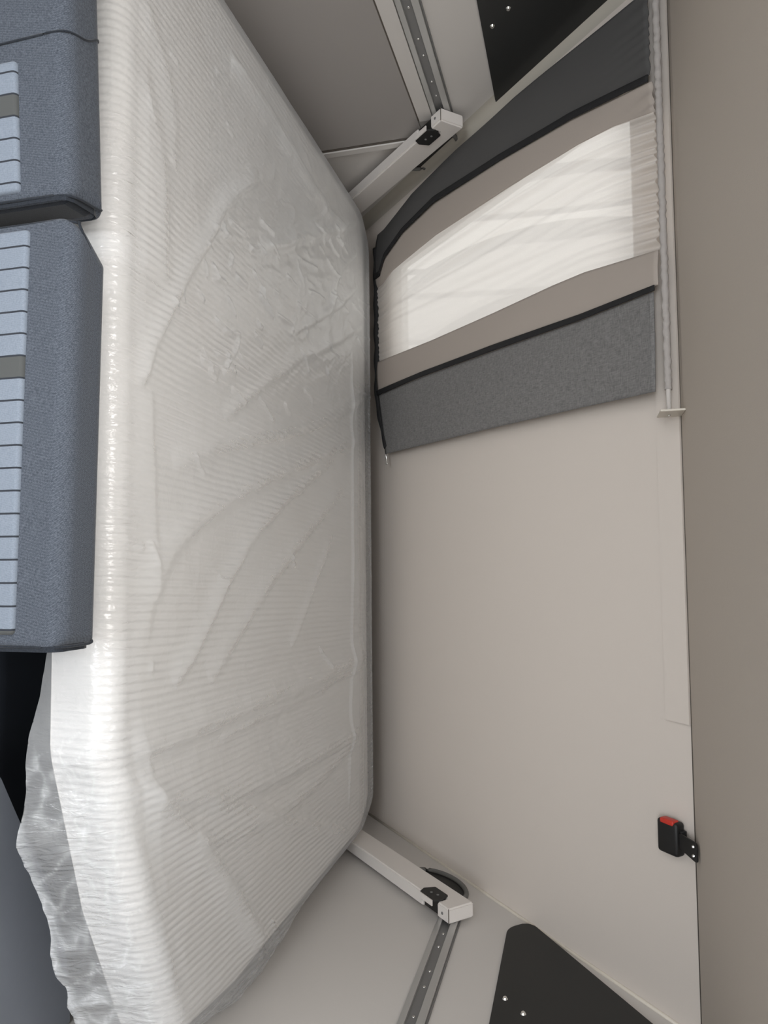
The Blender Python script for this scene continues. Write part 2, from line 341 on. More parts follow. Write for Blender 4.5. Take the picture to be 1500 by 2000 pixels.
struct(sheet_with_hole('wall_front', [XL, WX0, WX1, XR], [-.85, WZ0, WZ1, ZC], {(1, 1)}, M_slope, TH))
yb = SC+SK*.85
struct(box('wall_front_lower', (XL, yb, 0), (XR, yb+.03, H-.85), M_slope)).name = 'wall_front_base'
# side walls
def side_wall(name, x0, x1, holes, mat):
    poly = [(YR, 0), (yb+.03, 0), (yb+.03, H-.85), (SC-SK*ZC+.03, H+ZC), (YR, H+ZC)]
    if not holes: return prism(name, poly, 0, x0, x1, mat)
    y0, y1, z0, z1 = holes
    bm = bmesh.new()
    add_box(bm, (x0, YR, 0), (x1, y0, H+ZC)); add_box(bm, (x0, y0, 0), (x1, y1, z0)); add_box(bm, (x0, y0, z1), (x1, y1, H+ZC))
    P = [(y1, 0), (yb+.03, 0), (yb+.03, H-.85), (SC-SK*ZC+.03, H+ZC), (y1, H+ZC)]
    A = [bm.verts.new((x0, u, v)) for u, v in P]; B = [bm.verts.new((x1, u, v)) for u, v in P]
    bm.faces.new(A); bm.faces.new(B)
    for k in range(5): bm.faces.new((A[k], A[(k+1) % 5], B[(k+1) % 5], B[k]))
    return from_bm(name, bm, mat)
struct(side_wall('wall_left', XL-.04, XL, (-1.15, -.38, .3, 1.93), M_side))
struct(side_wall('wall_right', XR, XR+.04, None, M_side))
bm = bmesh.new()
add_box(bm, (XL, YR-.04, 0), (XR, YR, 1.0)); add_box(bm, (XL, YR-.04, 1.97), (XR, YR, H+ZC))
add_box(bm, (XL, YR-.04, 1.0), (-.90, YR, 1.97)); add_box(bm, (.70, YR-.04, 1.0), (XR, YR, 1.97))
struct(from_bm('wall_rear', bm, M_side))

# window in the sloped wall
fm = bmesh.new(); fw = .022
for (x0, x1, z0, z1) in ((WX0, WX1, WZ1-fw, WZ1), (WX0, WX1, WZ0, WZ0+fw), (WX0, WX0+fw, WZ0, WZ1), (WX1-fw, WX1, WZ0, WZ1)):
    vs = [fm.verts.new(slope(x, z, o_)) for o_ in (-.004, -.026) for x, z in ((x0, z0), (x1, z0), (x1, z1), (x0, z1))]
    for f in ((0, 1, 2, 3), (4, 5, 6, 7), (0, 1, 5, 4), (1, 2, 6, 5), (2, 3, 7, 6), (3, 0, 4, 7)): fm.faces.new([vs[k] for k in f])
win = struct(from_bm('window_1', fm, simple('white_window_frame', (.72, .71, .70), .4)))
pane = from_py('pane', [slope(x, z, -.015) for x, z in ((WX0+.01, WZ0+.01), (WX1-.01, WZ0+.01), (WX1-.01, WZ1-.01), (WX0+.01, WZ1-.01))], [(0, 1, 2, 3)], M_glass, win)

# strip under the ceiling, its joint, mouldings in the corners
def slope_strip(name, x0, x1, z0, z1, o0, o1, mat):
    bm = bmesh.new()
    vs = [bm.verts.new(slope(x, z, o_)) for o_ in (o0, o1) for x, z in ((x0, z0), (x1, z0), (x1, z1), (x0, z1))]
    for f in ((0, 1, 2, 3), (4, 5, 6, 7), (0, 1, 5, 4), (1, 2, 6, 5), (2, 3, 7, 6), (3, 0, 4, 7)): bm.faces.new([vs[k] for k in f])
    return from_bm(name, bm, mat)
struct(slope_strip('trim_1', XL, .30, .146, ZC, -.001, .006, M_slope))
struct(tube('trim_2', [(XL, SC-SK*ZC-.001, H+ZC+.0005), (XR, SC-SK*ZC-.001, H+ZC+.0005)], .0022, M_seam, n=6))
struct(tube('trim_3', [slope(XR-.001, z, .001) for z in (-.8, -.4, 0, ZC)], .0042, M_trim, n=8))
# left concave fillet moulding
bm = bmesh.new(); rows = []
for z in np.linspace(-.84, ZC-.002, 12):
    rows.append([bm.verts.new(slope(XL+.028*(1-math.sin(q)), z, .028*(1-math.cos(q)))) for q in np.linspace(0, math.pi/2, 7)])
for A_, B_ in zip(rows, rows[1:]):
    for k in range(6): bm.faces.new((A_[k], A_[k+1], B_[k+1], B_[k]))
struct(from_bm('trim_4', bm, simple('yellowed_cream_moulding', (.47, .44, .385), .5), None, True))

# grey locker panels under the tracks, the mattress's shade put into the grey
struct(box('trim_5', (XL, .2, .95), (XL+.006, 1.865, H-.372), M_lower, bev=.001))
struct(box('trim_6', (XL, 1.868, .95), (XL+.007, 1.873, H-.40), M_seam))
struct(box('trim_7', (XL, 1.875, .95), (XL+.010, 1.898, H-.40), M_side, bev=.001))

# ------------------------------------------------------------------ wall tracks
def track(side, name_label, y1):
    xw = XL if side < 0 else XR; s = 1 if side < 0 else -1
    T = thing('wall_track', name_label, 'track', (xw, .8, H-.32), )
    def bx(n, z0, z1, d, mat, bev=.001):
        lo = (min(xw, xw+s*d), .15, H+z0); hi = (max(xw, xw+s*d), y1, H+z1); return box(n, lo, hi, mat, T, bev)
    bx('channel', -.319, -.297, .004, M_aludark, 0)
    bx('rail', -.330, -.318, .011, M_alu); bx('rail', -.298, -.283, .011, M_alu)
    bx('lip', -.2825, -.280, .005, M_aludark, 0)
    if side < 0: bx('lower_strip', -.368, -.333, .008, M_side); bx('lip', -.372, -.3685, .005, M_seam, 0)
    y = y1-.09; k = 0
    while y > .35:
        bm = bmesh.new(); x = xw+s*.004
        rr = bmesh.ops.create_uvsphere(bm, u_segments=10, v_segments=6, radius=.0034)
        for v in rr['verts']: v.co = Vector((x+v.co.x*.5, y+v.co.y, H-.308+v.co.z))
        from_bm('rivet', bm, M_steel, T, True)
        y -= (.055, .095)[k % 2]; k += 1
    return T
track(-1, 'grey metal wall track with rivets, below the black panel beside the curtain', 1.80)
track(1, 'grey metal wall track with rivets on the wall without a curtain', 1.735)

# ------------------------------------------------------------------ black corner panels
def corner_panel(side, pts, rads, screws, label):
    xw = XL if side < 0 else XR; s = 1 if side < 0 else -1
    T = thing('black_panel', label, 'panel', (xw, 1.2, H))
    poly = [(y, H+z) for y, z in round_poly(pts, rads, 8)]
    prism('board', poly, 0, xw, xw+s*.006, M_blackp, T, .0012)
    for (y, z) in screws:
        bm = bmesh.new(); add = bmesh.ops.create_cone(bm, cap_ends=True, segments=16, radius1=.0055, radius2=.0035, depth=.003)
        for v in add['verts']: c = v.co.copy(); v.co = Vector((xw+s*(.0075+c.z), y+c.x, H+z+c.y))
        d = add_box(bm, (xw+s*.009-.0004, y-.0035, H+z-.0008), (xw+s*.009+.0004, y+.0035, H+z+.0008))
        from_bm('screw', bm, M_steel, T)
    return T
corner_panel(-1, [(.75, -.172), (1.80, -.172), (1.775, -.09), (1.50, .168), (.75, .168)], [.03, .055, .05, .03, .03],
             [(1.464, -.113), (1.506, -.150), (.90, -.14), (.90, .13)], 'black screwed panel partly behind the dark side of the curtain')
corner_panel(1, [(.75, -.174), (1.70, -.174), (1.74, -.128), (1.34, .164), (.75, .164)], [.03, .05, .05, .03, .03],
             [(1.435, -.154), (1.397, -.118), (1.385, .104), (.90, -.14)], 'black screwed panel with rounded corner on the uncurtained wall, near the buckle')

# rubber gasket rings on the walls behind the support arms
for side, cy, cz, lab in ((-1, 1.950, -.372, 'grey rubber gasket ring half hidden behind the support arm by the curtain'), (1, 1.878, -.368, 'grey rubber gasket ring half hidden behind the support arm away from the curtain')):
    xw = XL if side < 0 else XR; s = 1 if side < 0 else -1
    T = thing('gasket_ring', lab, 'gasket', (xw, cy, H+cz))
    n = 40; bm = bmesh.new(); rr = .085
    def EL(q, k=1): u_, v_ = .100*k*math.cos(q), .058*k*math.sin(q); return (cy+.7071*(u_+v_), H+cz+.7071*(v_-u_))
    P = [(xw+s*.004, *EL(2*math.pi*k/n)) for k in range(n+1)]
    tube_bm(bm, P, .006, 8, False); bmesh.ops.remove_doubles(bm, verts=bm.verts, dist=.0005)
    from_bm('ring', bm, M_rubber, T, True)
    prism('recess_shade', [EL(2*math.pi*k/n) for k in range(n)], 0, xw+s*.0003, xw+s*.002, M_black, T)  # flat black disc paints the shade inside the wall recess

# ------------------------------------------------------------------ the drop-down bed
bed = thing('drop_down_bed', 'white framed drop-down bed with slanted support arms under the wrapped mattress', 'bed', (-.12, 1.5, H-.75))
prism('frame', [(-.98, .95), (.20, .95), (.60, 1.08), (.72, 1.2), (.72, 2.10), (-.98, 2.10)], 2, H-.745, H-.702, M_white, bed, .004)
def arm(side, B, label):
    xw = XL if side < 0 else XR; s = 1 if side < 0 else -1
    xo = xw+s*.045; xi = xw+s*.012
    # arm axis runs down and away at 45 degrees in the plane of the wall
    by, bz = B
    ax = Vector((0, .7071, -.7071)); pr = Vector((0, .7071, .7071)); O = Vector((0, by, H+bz))
    def P(x, u, v): return Vector((x, 0, 0))+O+ax*u+pr*v
    bm = bmesh.new()
    prof = [(0, 0), (.045, 0), (.045, .026), (.105, .026), (.105, 0), (.66, 0), (.66, .07), (0, .07)]
    A_ = [bm.verts.new(P(xo, u, v)) for u, v in prof]; B_ = [bm.verts.new(P(xi, u, v)) for u, v in prof]
    bm.faces.new(A_); bm.faces.new(B_)
    n = len(prof)
    for k in range(n): bm.faces.new((A_[k], A_[(k+1) % n], B_[(k+1) % n], B_[k]))
    bmesh.ops.recalc_face_normals(bm, faces=bm.faces)
    es = [e for e in bm.edges if e.calc_face_angle(0) > .5]
    bmesh.ops.bevel(bm, geom=es, offset=.0035, segments=3, affect='EDGES')
    ob = from_bm('support_arm', bm, M_white, bed); ob['label'] = label
    # black catch plate in the notch
    bm = bmesh.new()
    pl = round_poly([(.050, -.007), (.104, -.007), (.114, .010), (.104, .036), (.052, .036), (.040, .012)], .004, 3)
    A_ = [bm.verts.new(P(xo+s*.003, u, v)) for u, v in pl]; B_ = [bm.verts.new(P(xo-s*.001, u, v)) for u, v in pl]
    bm.faces.new(A_); bm.faces.new(B_)
    for k in range(len(pl)): bm.faces.new((A_[k], A_[(k+1) % len(pl)], B_[(k+1) % len(pl)], B_[k]))
    lt = from_bm('catch_plate', bm, M_black, ob); lt['label'] = 'black catch plate'
    bm = bmesh.new()  # black box filling the notch, paints the shade inside it
    A_ = [bm.verts.new(P(xx, u, v)) for xx in (xo-s*.002, xi+s*.002) for u, v in ((.0455, .006), (.1045, .006), (.1045, .0255), (.0455, .0255))]
    for f in ((0, 1, 2, 3), (4, 5, 6, 7), (0, 1, 5, 4), (1, 2, 6, 5), (2, 3, 7, 6), (3, 0, 4, 7)): bm.faces.new([A_[k] for k in f])
    ft = from_bm('notch_shade', bm, M_black, ob); ft['label'] = 'black notch filler standing in for shade'
    bm = bmesh.new()
    A_ = [bm.verts.new(P(xx, u, v)) for xx in (xo+s*.0025, xo-s*.010) for u, v in ((.052, -.0100), (.102, -.0100), (.102, -.0072), (.052, -.0072))]
    for f in ((0, 1, 2, 3), (4, 5, 6, 7), (0, 1, 5, 4), (1, 2, 6, 5), (2, 3, 7, 6), (3, 0, 4, 7)): bm.faces.new([A_[k] for k in f])
    from_bm('catch_tongue', bm, M_white, ob)
    for (x, u, v, dirn) in ((xo+s*.003, .066, .017, 'x'), (xo+s*.003, .085, .012, 'x'), (xw+s*.028, .024, 0, 'p')):
        bm = bmesh.new()
        q = bmesh.ops.create_cone(bm, cap_ends=True, segments=12, radius1=.0036, radius2=.0028, depth=.002)['verts']
        for w_ in q:
            c = w_.co.copy()
            w_.co = (P(x, u, v)+Vector((s*c.z, 0, 0))+ax*c.x+pr*c.y) if dirn == 'x' else (P(x, u, v)+Vector((c.x, 0, 0))+ax*c.y-pr*(c.z+.0005))
        from_bm('screw', bm, M_rubber, ob)
    # joint line of the end cap
    bm = bmesh.new(); tube_bm(bm, [P(xo, .0006, .0006), P(xi, .0006, .0006)], .0009, 6)
    from_bm('cap_joint', bm, M_seam, ob)
arm(-1, (1.745, -.304), 'slanted white box-section arm beside the curtain')
arm(1, (1.669, -.300), 'slanted white box-section arm on the wall without a curtain')

# outline of the mattress (seen from above)
OUT = round_poly([(-1.018, .872), (.262, .868), (.50, .94), (.735, 1.045), (.762, 1.25), (.765, 2.02), (.72, 2.15), (-.95, 2.16), (-1.02, 2.06)], [.03, .12, .1, .07, .1, .08, .06, .1, .08], 8)
ZT = -.6
def drape(outline, R_, grow, dz, dropmax, step, relief, flare, keep):
    """cloth laid over the outline: flat top, rounded edge, hanging sides"""
    Pn = np.array(outline); n = len(Pn)
    ext = dropmax+R_
    xs = np.arange(Pn[:, 0].min()-ext, Pn[:, 0].max()+ext, step); ys = np.arange(Pn[:, 1].min()-ext, Pn[:, 1].max()+ext, step)
    X, Y = np.meshgrid(xs, ys); sh = X.shape; X = X.ravel(); Y = Y.ravel()
    best = np.full(X.shape, 1e9); qx = np.zeros_like(X); qy = np.zeros_like(X); inside = np.zeros(X.shape, bool)
    for i in range(n):
        ax_, ay_ = Pn[i]; bx_, by_ = Pn[(i+1) % n]; dx, dy = bx_-ax_, by_-ay_; L2 = dx*dx+dy*dy
        if L2 < 1e-12: continue
        tt = np.clip(((X-ax_)*dx+(Y-ay_)*dy)/L2, 0, 1); px = ax_+tt*dx; py = ay_+tt*dy
        d = (X-px)**2+(Y-py)**2; mk = d < best; best[mk] = d[mk]; qx[mk] = px[mk]; qy[mk] = py[mk]
        cond = ((ay_ > Y) != (by_ > Y)) & (X < (bx_-ax_)*(Y-ay_)/((by_-ay_) if by_ != ay_ else 1e-12)+ax_)
        inside ^= cond
    dist = np.sqrt(best); s = np.where(inside, -dist, dist)
    nx = np.where(inside, qx-X, X-qx)/np.maximum(dist, 1e-6); ny = np.where(inside, qy-Y, Y-qy)/np.maximum(dist, 1e-6)
    u = s+R_
    ang = np.clip(u/R_, 0, math.pi/2)
    horiz = np.where(u <= 0, s, -R_+R_*np.sin(ang)); drop = np.where(u <= 0, 0, R_*(1-np.cos(ang))); v = np.maximum(u-R_*math.pi/2, 0); drop = drop+v
    kp = keep(qx, qy); raw = drop; drop = np.minimum(drop, kp)
    fl = flare(qx, qy, drop, X, Y); horiz = horiz+grow*np.clip((u+.02)/.04, 0, 1)+fl
    ox = np.where(dist < 1e-5, X, qx+nx*horiz); oy = np.where(dist < 1e-5, Y, qy+ny*horiz)
    edge = np.clip(-u/.03, 0, 1)
    oz = ZT+dz-drop+relief(X, Y, edge)
    ok = (raw <= kp+step*1.6).reshape(sh)
    idx = -np.ones(sh[0]*sh[1], int); f = ok[:-1, :-1] & ok[1:, :-1] & ok[:-1, 1:] & ok[1:, 1:]
    J, I = np.nonzero(f); Wd = sh[1]
    quads = np.stack([J*Wd+I, J*Wd+I+1, (J+1)*Wd+I+1, (J+1)*Wd+I], 1)
    used = np.unique(quads); idx[used] = np.arange(len(used)); quads = idx[quads]
    V = np.stack([ox, oy, oz+H], 1)[used]
    return V, quads, X[used], Y[used], drop[used]
def np_mesh(name, V, Q, mat, parent=None):
    me = bpy.data.meshes.new(name)
    me.vertices.add(len(V)); me.vertices.foreach_set('co', V.astype(np.float32).ravel())
    me.loops.add(len(Q)*4); me.loops.foreach_set('vertex_index', Q.astype(np.int32).ravel())
    me.polygons.add(len(Q)); me.polygons.foreach_set('loop_start', np.arange(0, len(Q)*4, 4, dtype=np.int32)); me.polygons.foreach_set('loop_total', np.full(len(Q), 4, np.int32))
    me.polygons.foreach_set('use_smooth', np.ones(len(Q), bool))
    me.update(calc_edges=True); me.validate()
    return link(name, me, mat, parent)

def crown(X, Y):   # the mattress sinks a little towards its back edge
    return -.018*np.clip((Y-1.97)/.19, 0, 1)**2*np.clip(1, 0, 1)
V, Q, *_ = drape(OUT, .031, 0, -.003, .12, .006, lambda X, Y, e: crown(X, Y)+.003*e*(fbm(X, Y, 5, 3)-.5), lambda qx, qy, d, X, Y: .002*np.sin(d*60), lambda qx, qy: .093)
mat_o = np_mesh('mattress', V, Q, M_matt)
bm = bmesh.new(); bm.from_mesh(mat_o.data)
loop = [bm.verts.new((x, y, H+ZT-.096)) for x, y in OUT]; bm.faces.new(loop)
bm.to_mesh(mat_o.data); bm.free()
tag(mat_o, 'cream ribbed mattress lying on the lowered bed, inside clear plastic', 'mattress')

# ------------------------------------------------------------------ polythene wrap with its folds
FOLDS = []   # (points in the photo, width m, height m, one-sidedness)
def fold(pts, wd, ht, sh=.5): FOLDS.append(([tuple(on(px, py, (0, 0, 1), ZT))[:2] for px, py in pts], wd, ht, sh))
fold([(500, 350), (443, 390), (395, 470), (330, 590), (285, 690), (262, 760)], .022, .010)
fold([(690, 440), (640, 455), (560, 475), (500, 490)], .025, .010)
fold([(440, 120), (520, 230), (600, 370), (670, 470)], .03, .012)
fold([(230, 60), (300, 250), (310, 430), (305, 560)], .05, .007)
fold([(270, 0), (330, 190), (330, 330)], .03, .005)
fold([(690, 560), (640, 610), (560, 660)], .015, .006); fold([(690, 500), (655, 530), (640, 600)], .015, .006)
fold([(700, 640), (600, 690), (500, 760), (430, 820)], .02, .005)
fold([(700, 780), (600, 840), (430, 870), (330, 910)], .03, .006)
fold([(690, 860), (520, 930), (400, 1000), (310, 1090), (290, 1180)], .035, .009)
fold([(640, 900), (500, 1020), (430, 1150), (380, 1260), (330, 1340)], .025, .008)
fold([(660, 960), (560, 1080), (480, 1200), (400, 1330)], .03, .006)
fold([(640, 1050), (600, 1160), (560, 1260)], .02, .005)
fold([(715, 1275), (600, 1330), (470, 1380), (330, 1440), (215, 1480)], .035, .012)
fold([(705, 1300), (560, 1370), (420, 1440)], .02, .006)
fold([(690, 1430), (600, 1480), (450, 1550), (330, 1550), (225, 1520)], .035, .011)
fold([(690, 1440), (600, 1540), (480, 1620), (360, 1640)], .03, .008)
fold([(220, 1520), (330, 1590), (420, 1690), (480, 1790), (520, 1890)], .035, .012)
fold([(225, 1560), (280, 1680), (310, 1800), (340, 1950)], .03, .010)
fold([(225, 1530), (400, 1560), (560, 1600), (680, 1620)], .03, .008)
fold([(680, 690), (680, 900), (683, 1100), (680, 1300), (676, 1580)], .010, .006)
fold([(285, 760), (292, 900), (296, 1100), (280, 1260)], .02, .003)
rs = random.Random(5)
for k in range(85):      # small crinkles, tighter near the curtain end
    if k < 62: cx, cy = rs.uniform(380, 700), rs.uniform(420, 780)
    else: cx, cy = rs.uniform(240, 660), rs.uniform(60, 1900)
    an = rs.gauss(1.0, .35); L = rs.uniform(15, 55)
    fold([(cx, cy), (cx+L*math.cos(an)*.5+rs.uniform(-4, 4), cy+L*math.sin(an)*.5), (cx+L*math.cos(an), cy+L*math.sin(an))], rs.uniform(.004, .008), rs.uniform(.002, .006))
def relief(X, Y, e):
    z = crown(X, Y)+.0035*(fbm(X+.15*fbm(X, Y, 4, 9), Y*.7, 9, 2)-.5)+.0035
    # crinkled area near the curtain
    m_ = np.exp(-(((X+.62)/.33)**2+((Y-1.65)/.38)**2)); wx = X+.05*fbm(X, Y, 8, 5); wy = Y+.05*fbm(X, Y, 8, 6)
    rid = 1-np.abs(2*fbm(wx*1.0+wy*.45, wy*.35, 26, 11, 3)-1); z = z+m_*.0045*(rid**3)
    rid2 = 1-np.abs(2*fbm(wx*.5, wy*.9, 12, 21, 3)-1); z = z+.0008*rid2**4
    for pts, wd, ht, sh in FOLDS:
        P_ = chaikin(pts, 2, False); P_ = np.array(P_)
        bx0, by0 = P_.min(0)-3*wd; bx1, by1 = P_.max(0)+3*wd
        mk = (X > bx0) & (X < bx1) & (Y > by0) & (Y < by1)
        if not mk.any(): continue
        x = X[mk]+.012*(fbm(X[mk], Y[mk], 14, 4)-.5)*min(1, wd/.02); y = Y[mk]+.012*(fbm(X[mk], Y[mk], 14, 8)-.5)*min(1, wd/.02)
        bd = np.full(x.shape, 1e9); sg = np.zeros_like(x); tp = np.zeros_like(x); n = len(P_)-1
        for i in range(n):
            ax_, ay_ = P_[i]; dx, dy = P_[i+1]-P_[i]; L2 = dx*dx+dy*dy+1e-12
            tt = np.clip(((x-ax_)*dx+(y-ay_)*dy)/L2, 0, 1); d = np.hypot(x-ax_-tt*dx, y-ay_-tt*dy); k = d < bd
            bd[k] = d[k]; sg[k] = np.sign(dx*(y-ay_)-dy*(x-ax_))[k]; tp[k] = ((i+tt)/n)[k]
        wl = np.where(sg > 0, wd*.45, wd*.9)
        z[mk] += ht*np.exp(-(bd/wl)**2)*np.clip(np.sin(math.pi*np.clip(tp, .02, .98))*2.2, 0, 1)
    return z*np.clip(e*1.0+.35, 0, 1)
def fold_int(X, Y):
    out = np.zeros_like(X)
    for pts, wd, ht, sh in FOLDS:
        P_ = np.array(chaikin(pts, 2, False)); bx0, by0 = P_.min(0)-2*wd; bx1, by1 = P_.max(0)+2*wd
        mk = (X > bx0) & (X < bx1) & (Y > by0) & (Y < by1); x = X[mk]; y = Y[mk]; bd = np.full(x.shape, 1e9)
        for i in range(len(P_)-1):
            ax_, ay_ = P_[i]; dx, dy = P_[i+1]-P_[i]; tt = np.clip(((x-ax_)*dx+(y-ay_)*dy)/(dx*dx+dy*dy+1e-12), 0, 1)
            bd = np.minimum(bd, np.hypot(x-ax_-tt*dx, y-ay_-tt*dy))
        out[mk] = np.maximum(out[mk], np.exp(-(bd/max(.006, wd*.35))**2)*min(1, ht/.006))
    return out
def corner_mask(qx, qy): return np.clip((qx-.12)/.25, 0, 1)*np.clip((1.75-qy)/.35, 0, 1)
def film_flare(qx, qy, d, X, Y):
    cm = corner_mask(qx, qy); arc = qx*1.0+qy*1.0+.03*(fbm(qx+d, qy-d, 12, 44)-.5)
    base = .004+.010*np.clip(d/.05, 0, 1)*(fbm(arc, d*.4, 22, 3)-.35)
    big = cm*np.clip((d-.012)/.10, 0, 1.3)*(.008+.035*np.clip(fbm(arc, d*.3, 6, 12, 2)-.25, 0, 1)+.005*(1-np.abs(2*fbm(arc*1.0, d*.5, 11, 15, 2)-1))**2)
    side = .030*np.exp(-((qy-1.34)/.16)**2)*np.clip((qx-.70)/.04, 0, 1)*np.clip(d/.006, 0, 1)*(.6+.8*fbm(qy, d, 30, 61, 2))
    return base+big+side
def film_keep(qx, qy):
    cm = corner_mask(qx, qy); return .098+.042*cm+.03*cm*(fbm(qx+qy, qx-qy, 5, 17, 1)-.5)
V, Q, GX, GY, DR = drape(OUT, .036, .004, .004, .17, .0033, relief, film_flare, film_keep)
V[:, 0] = np.clip(V[:, 0], XL+.052, XR-.006); hi = (V[:, 2] > H-.70) & (V[:, 1] > 1.6) & (V[:, 0] > .5); V[hi, 0] = np.minimum(V[hi, 0], .781)
V[:, 1] = np.minimum(V[:, 1], 2.172); fr_m = V[:, 0] < .11; V[fr_m, 1] = np.maximum(V[fr_m, 1], .838)
film = np_mesh('plastic_wrap', V, Q, M_film)
milk = .06+.22*np.clip((-.15-GX)/.5, 0, 1)*np.clip((GY-.95)/.2, 0, 1)+.10*fbm(GX+.2*fbm(GX, GY, 5, 31), GY*.6, 5, 33)**2*2
milk += .25*np.exp(-(((GX-.35)/.16)**2+((GY-1.45)/.16)**2))*fbm(GX, GY, 8, 40)
cmk = corner_mask(GX, GY)*np.clip(DR/.03, 0, 1)
ra = 1-np.abs(2*fbm(GX+GY+.3*DR+.05*fbm(GX, GY, 10, 51), DR*.9+.2*(GX-GY), 18, 52, 2)-1); rb2 = 1-np.abs(2*fbm(GX+GY, DR*2.5, 9, 56, 3)-1)
milk += cmk*(.10+.35*ra**14*fbm(GX, GY, 11, 60)*1.6+.22*rb2**12)+.25*cmk*np.clip((DR-.125)/.012, 0, 1)
cl = np.clip(1.15*np.clip((GX+.62)/.35, .0, 1)+.25*fbm(GX, GY, 6, 71)-.15, .04, 1)*(.35+1.1*np.clip(fbm(GX+.3*GY, GY*.5, 7, 73)*2-.45, 0, 1))*np.clip(1-DR/.03, 0, 1)
cl *= 1-.8*np.exp(-(((GX-.35)/.10)**2+((GY-1.45)/.16)**2))
ca = film.data.attributes.new('cling', 'FLOAT', 'POINT'); ca.data.foreach_set('value', np.clip(cl, 0, 1).astype(np.float32))
ue = np.clip((.93-GY)/.03, 0, 1)*(GX < .3)
crm = .6*ue*np.clip(1-DR/.05, .25, 1)*(.35+fbm(GX, GY, 9, 81))*np.clip((GX+.75)/.2, .2, 1)+.8*np.exp(-((GY-1.99)/.012)**2)*np.clip((GX+.5)/.1, 0, 1)*fbm(GX, GY, 6, 83)+.7*corner_mask(GX, GY)*np.clip(DR/.03, 0, 1)+.5*np.clip((GY-2.03)/.05, 0, 1)
FI = fold_int(GX, GY); crm = crm+.2*FI*np.clip(fbm(GX, GY, 14, 88)*2.2-.7, 0, 1); milk = milk+.14*FI*fbm(GX, GY, 10, 89)
ma = film.data.attributes.new('crimp', 'FLOAT', 'POINT'); ma.data.foreach_set('value', np.clip(crm, 0, 1).astype(np.float32))
at = film.data.attributes.new('milk', 'FLOAT', 'POINT'); at.data.foreach_set('value', milk.astype(np.float32))
tag(film, 'wrinkled clear plastic sheet wrapped over the whole mattress', 'plastic sheet')

# ------------------------------------------------------------------ curtain over the sloped window
CC = 1.55
def seam(pts):
    P_ = sorted([(p.z, p.x) for p in (on(px, py, (0, 1, SK), CC) for px, py in pts)])
    zz = [p[0] for p in P_]; xx = [p[1] for p in P_]; return lambda z: np.interp(z, zz, xx)
S0 = seam([(1240, 0), (1003, 190), (890, 290), (800, 378), (745, 447)])
S1 = seam([(1281, 143), (1118, 222), (980, 302), (850, 386), (788, 447), (753, 497), (744, 530)])
S2 = seam([(1281, 157), (1118, 236), (980, 315), (850, 398), (788, 457), (753, 507), (744, 540)])
S3 = seam([(1283, 217), (1197, 247), (1127, 282), (993, 364), (850, 459), (766, 528), (744, 556)])
S4 = seam([(1285, 488), (1140, 532), (1078, 558), (964, 611), (845, 664), (735, 708)])
S5 = seam([(1281, 559), (1140, 614), (964, 675), (832, 725), (740, 763)])
S6 = seam([(1281, 570), (1140, 626), (964, 687), (832, 735), (740, 773)])
S7 = seam([(1287, 765), (1140, 796), (964, 836), (757, 886)])
cur = thing('curtain', 'grey, taupe and sheer white striped curtain hanging over the sloped window', 'curtain', tuple(slope(-.65, -.2, .03)))
def strip(name, SA, SB, za, zb, nu, h, mat, ztop=.150, zA=-.60, zB=-.60, nv=90, thick=.0016):
    V = []; Fq = []
    for j in range(nv+1):
        tt = j/nv
        for i in range(nu+1):
            s_ = i/nu; zbot = zA*(1-s_)+zB*s_; z = ztop+(zbot-ztop)*tt
            xa, xb = float(SA(z)), float(SB(z)); x = xa*(1-s_)+xb*s_
            p = Vector((x, CC-SK*z, z))-nS*h(s_, tt, x, z); V.append(W(p))
    for j in range(nv):
        for i in range(nu): k = j*(nu+1)+i; Fq.append((k, k+1, k+nu+2, k+nu+1))
    o = from_py(name, V, Fq, mat, cur, True)
    if thick:
        md_ = o.modifiers.new('thick', 'SOLIDIFY'); md_.thickness = thick; md_.offset = 0
    return o
gath = lambda x, tt: .003*math.exp(-tt/.03)*math.sin(x*260+3*math.sin(x*40))
def n1d(x, z, sc, off): return float(vnoise(x, z, sc, off))
strip('dark_side_panel', S0, S1, 0, 0, 30, lambda s, tt, x, z: .006*math.sin(math.pi*s)*math.sin(math.pi*tt)+.004*n1d(x, z, 7, 2)-.012*(1-s)**3*tt+gath(x, tt)*.7, M_dkgrey, ztop=.147)
strip('black_strip', S1, S2, 0, 0, 3, lambda s, tt, x, z: .0055+.004*n1d(x, z, 7, 2), M_strip, ztop=.147)
strip('taupe_band', S2, S3, 0, 0, 14, lambda s, tt, x, z: .003+.003*n1d(x, z, 9, 5)*math.sin(math.pi*s)-.006*s+gath(x, tt), M_taupe)
def sheer_h(s, tt, x, z):
    g = math.exp(-tt/.10)+.25*math.exp(-(1-tt)/.1)
    f1 = .010*math.exp(-((s-.33-.10*(tt-.5))/.035)**2)+.008*math.exp(-((s-.12-.05*tt)/.03)**2)+.006*math.exp(-((s-.62+.2*(tt-.5))/.05)**2)
    nz_ = .006*(n1d(s*14+2*n1d(s*3, tt*3, 1, 4), tt*1.6, 1, 8)-.5)
    ga = g*(.0045*math.sin(s*95+6*n1d(s*5, tt*6, 1, 3))+.003*math.sin(s*43+tt*6))
    return -.004+f1*math.sin(math.pi*min(1, tt*1.1+.05))**.5 + nz_ + ga
strip('sheer_panel', S3, S4, 0, 0, 110, sheer_h, M_sheer, zA=-.602, zB=-.60, nv=160, thick=0)
strip('taupe_band', S4, S5, 0, 0, 14, lambda s, tt, x, z: .001+.002*math.sin(math.pi*s)+.002*n1d(x, z, 6, 3)-.003*(1-s), M_taupe, zA=-.60, zB=-.592)
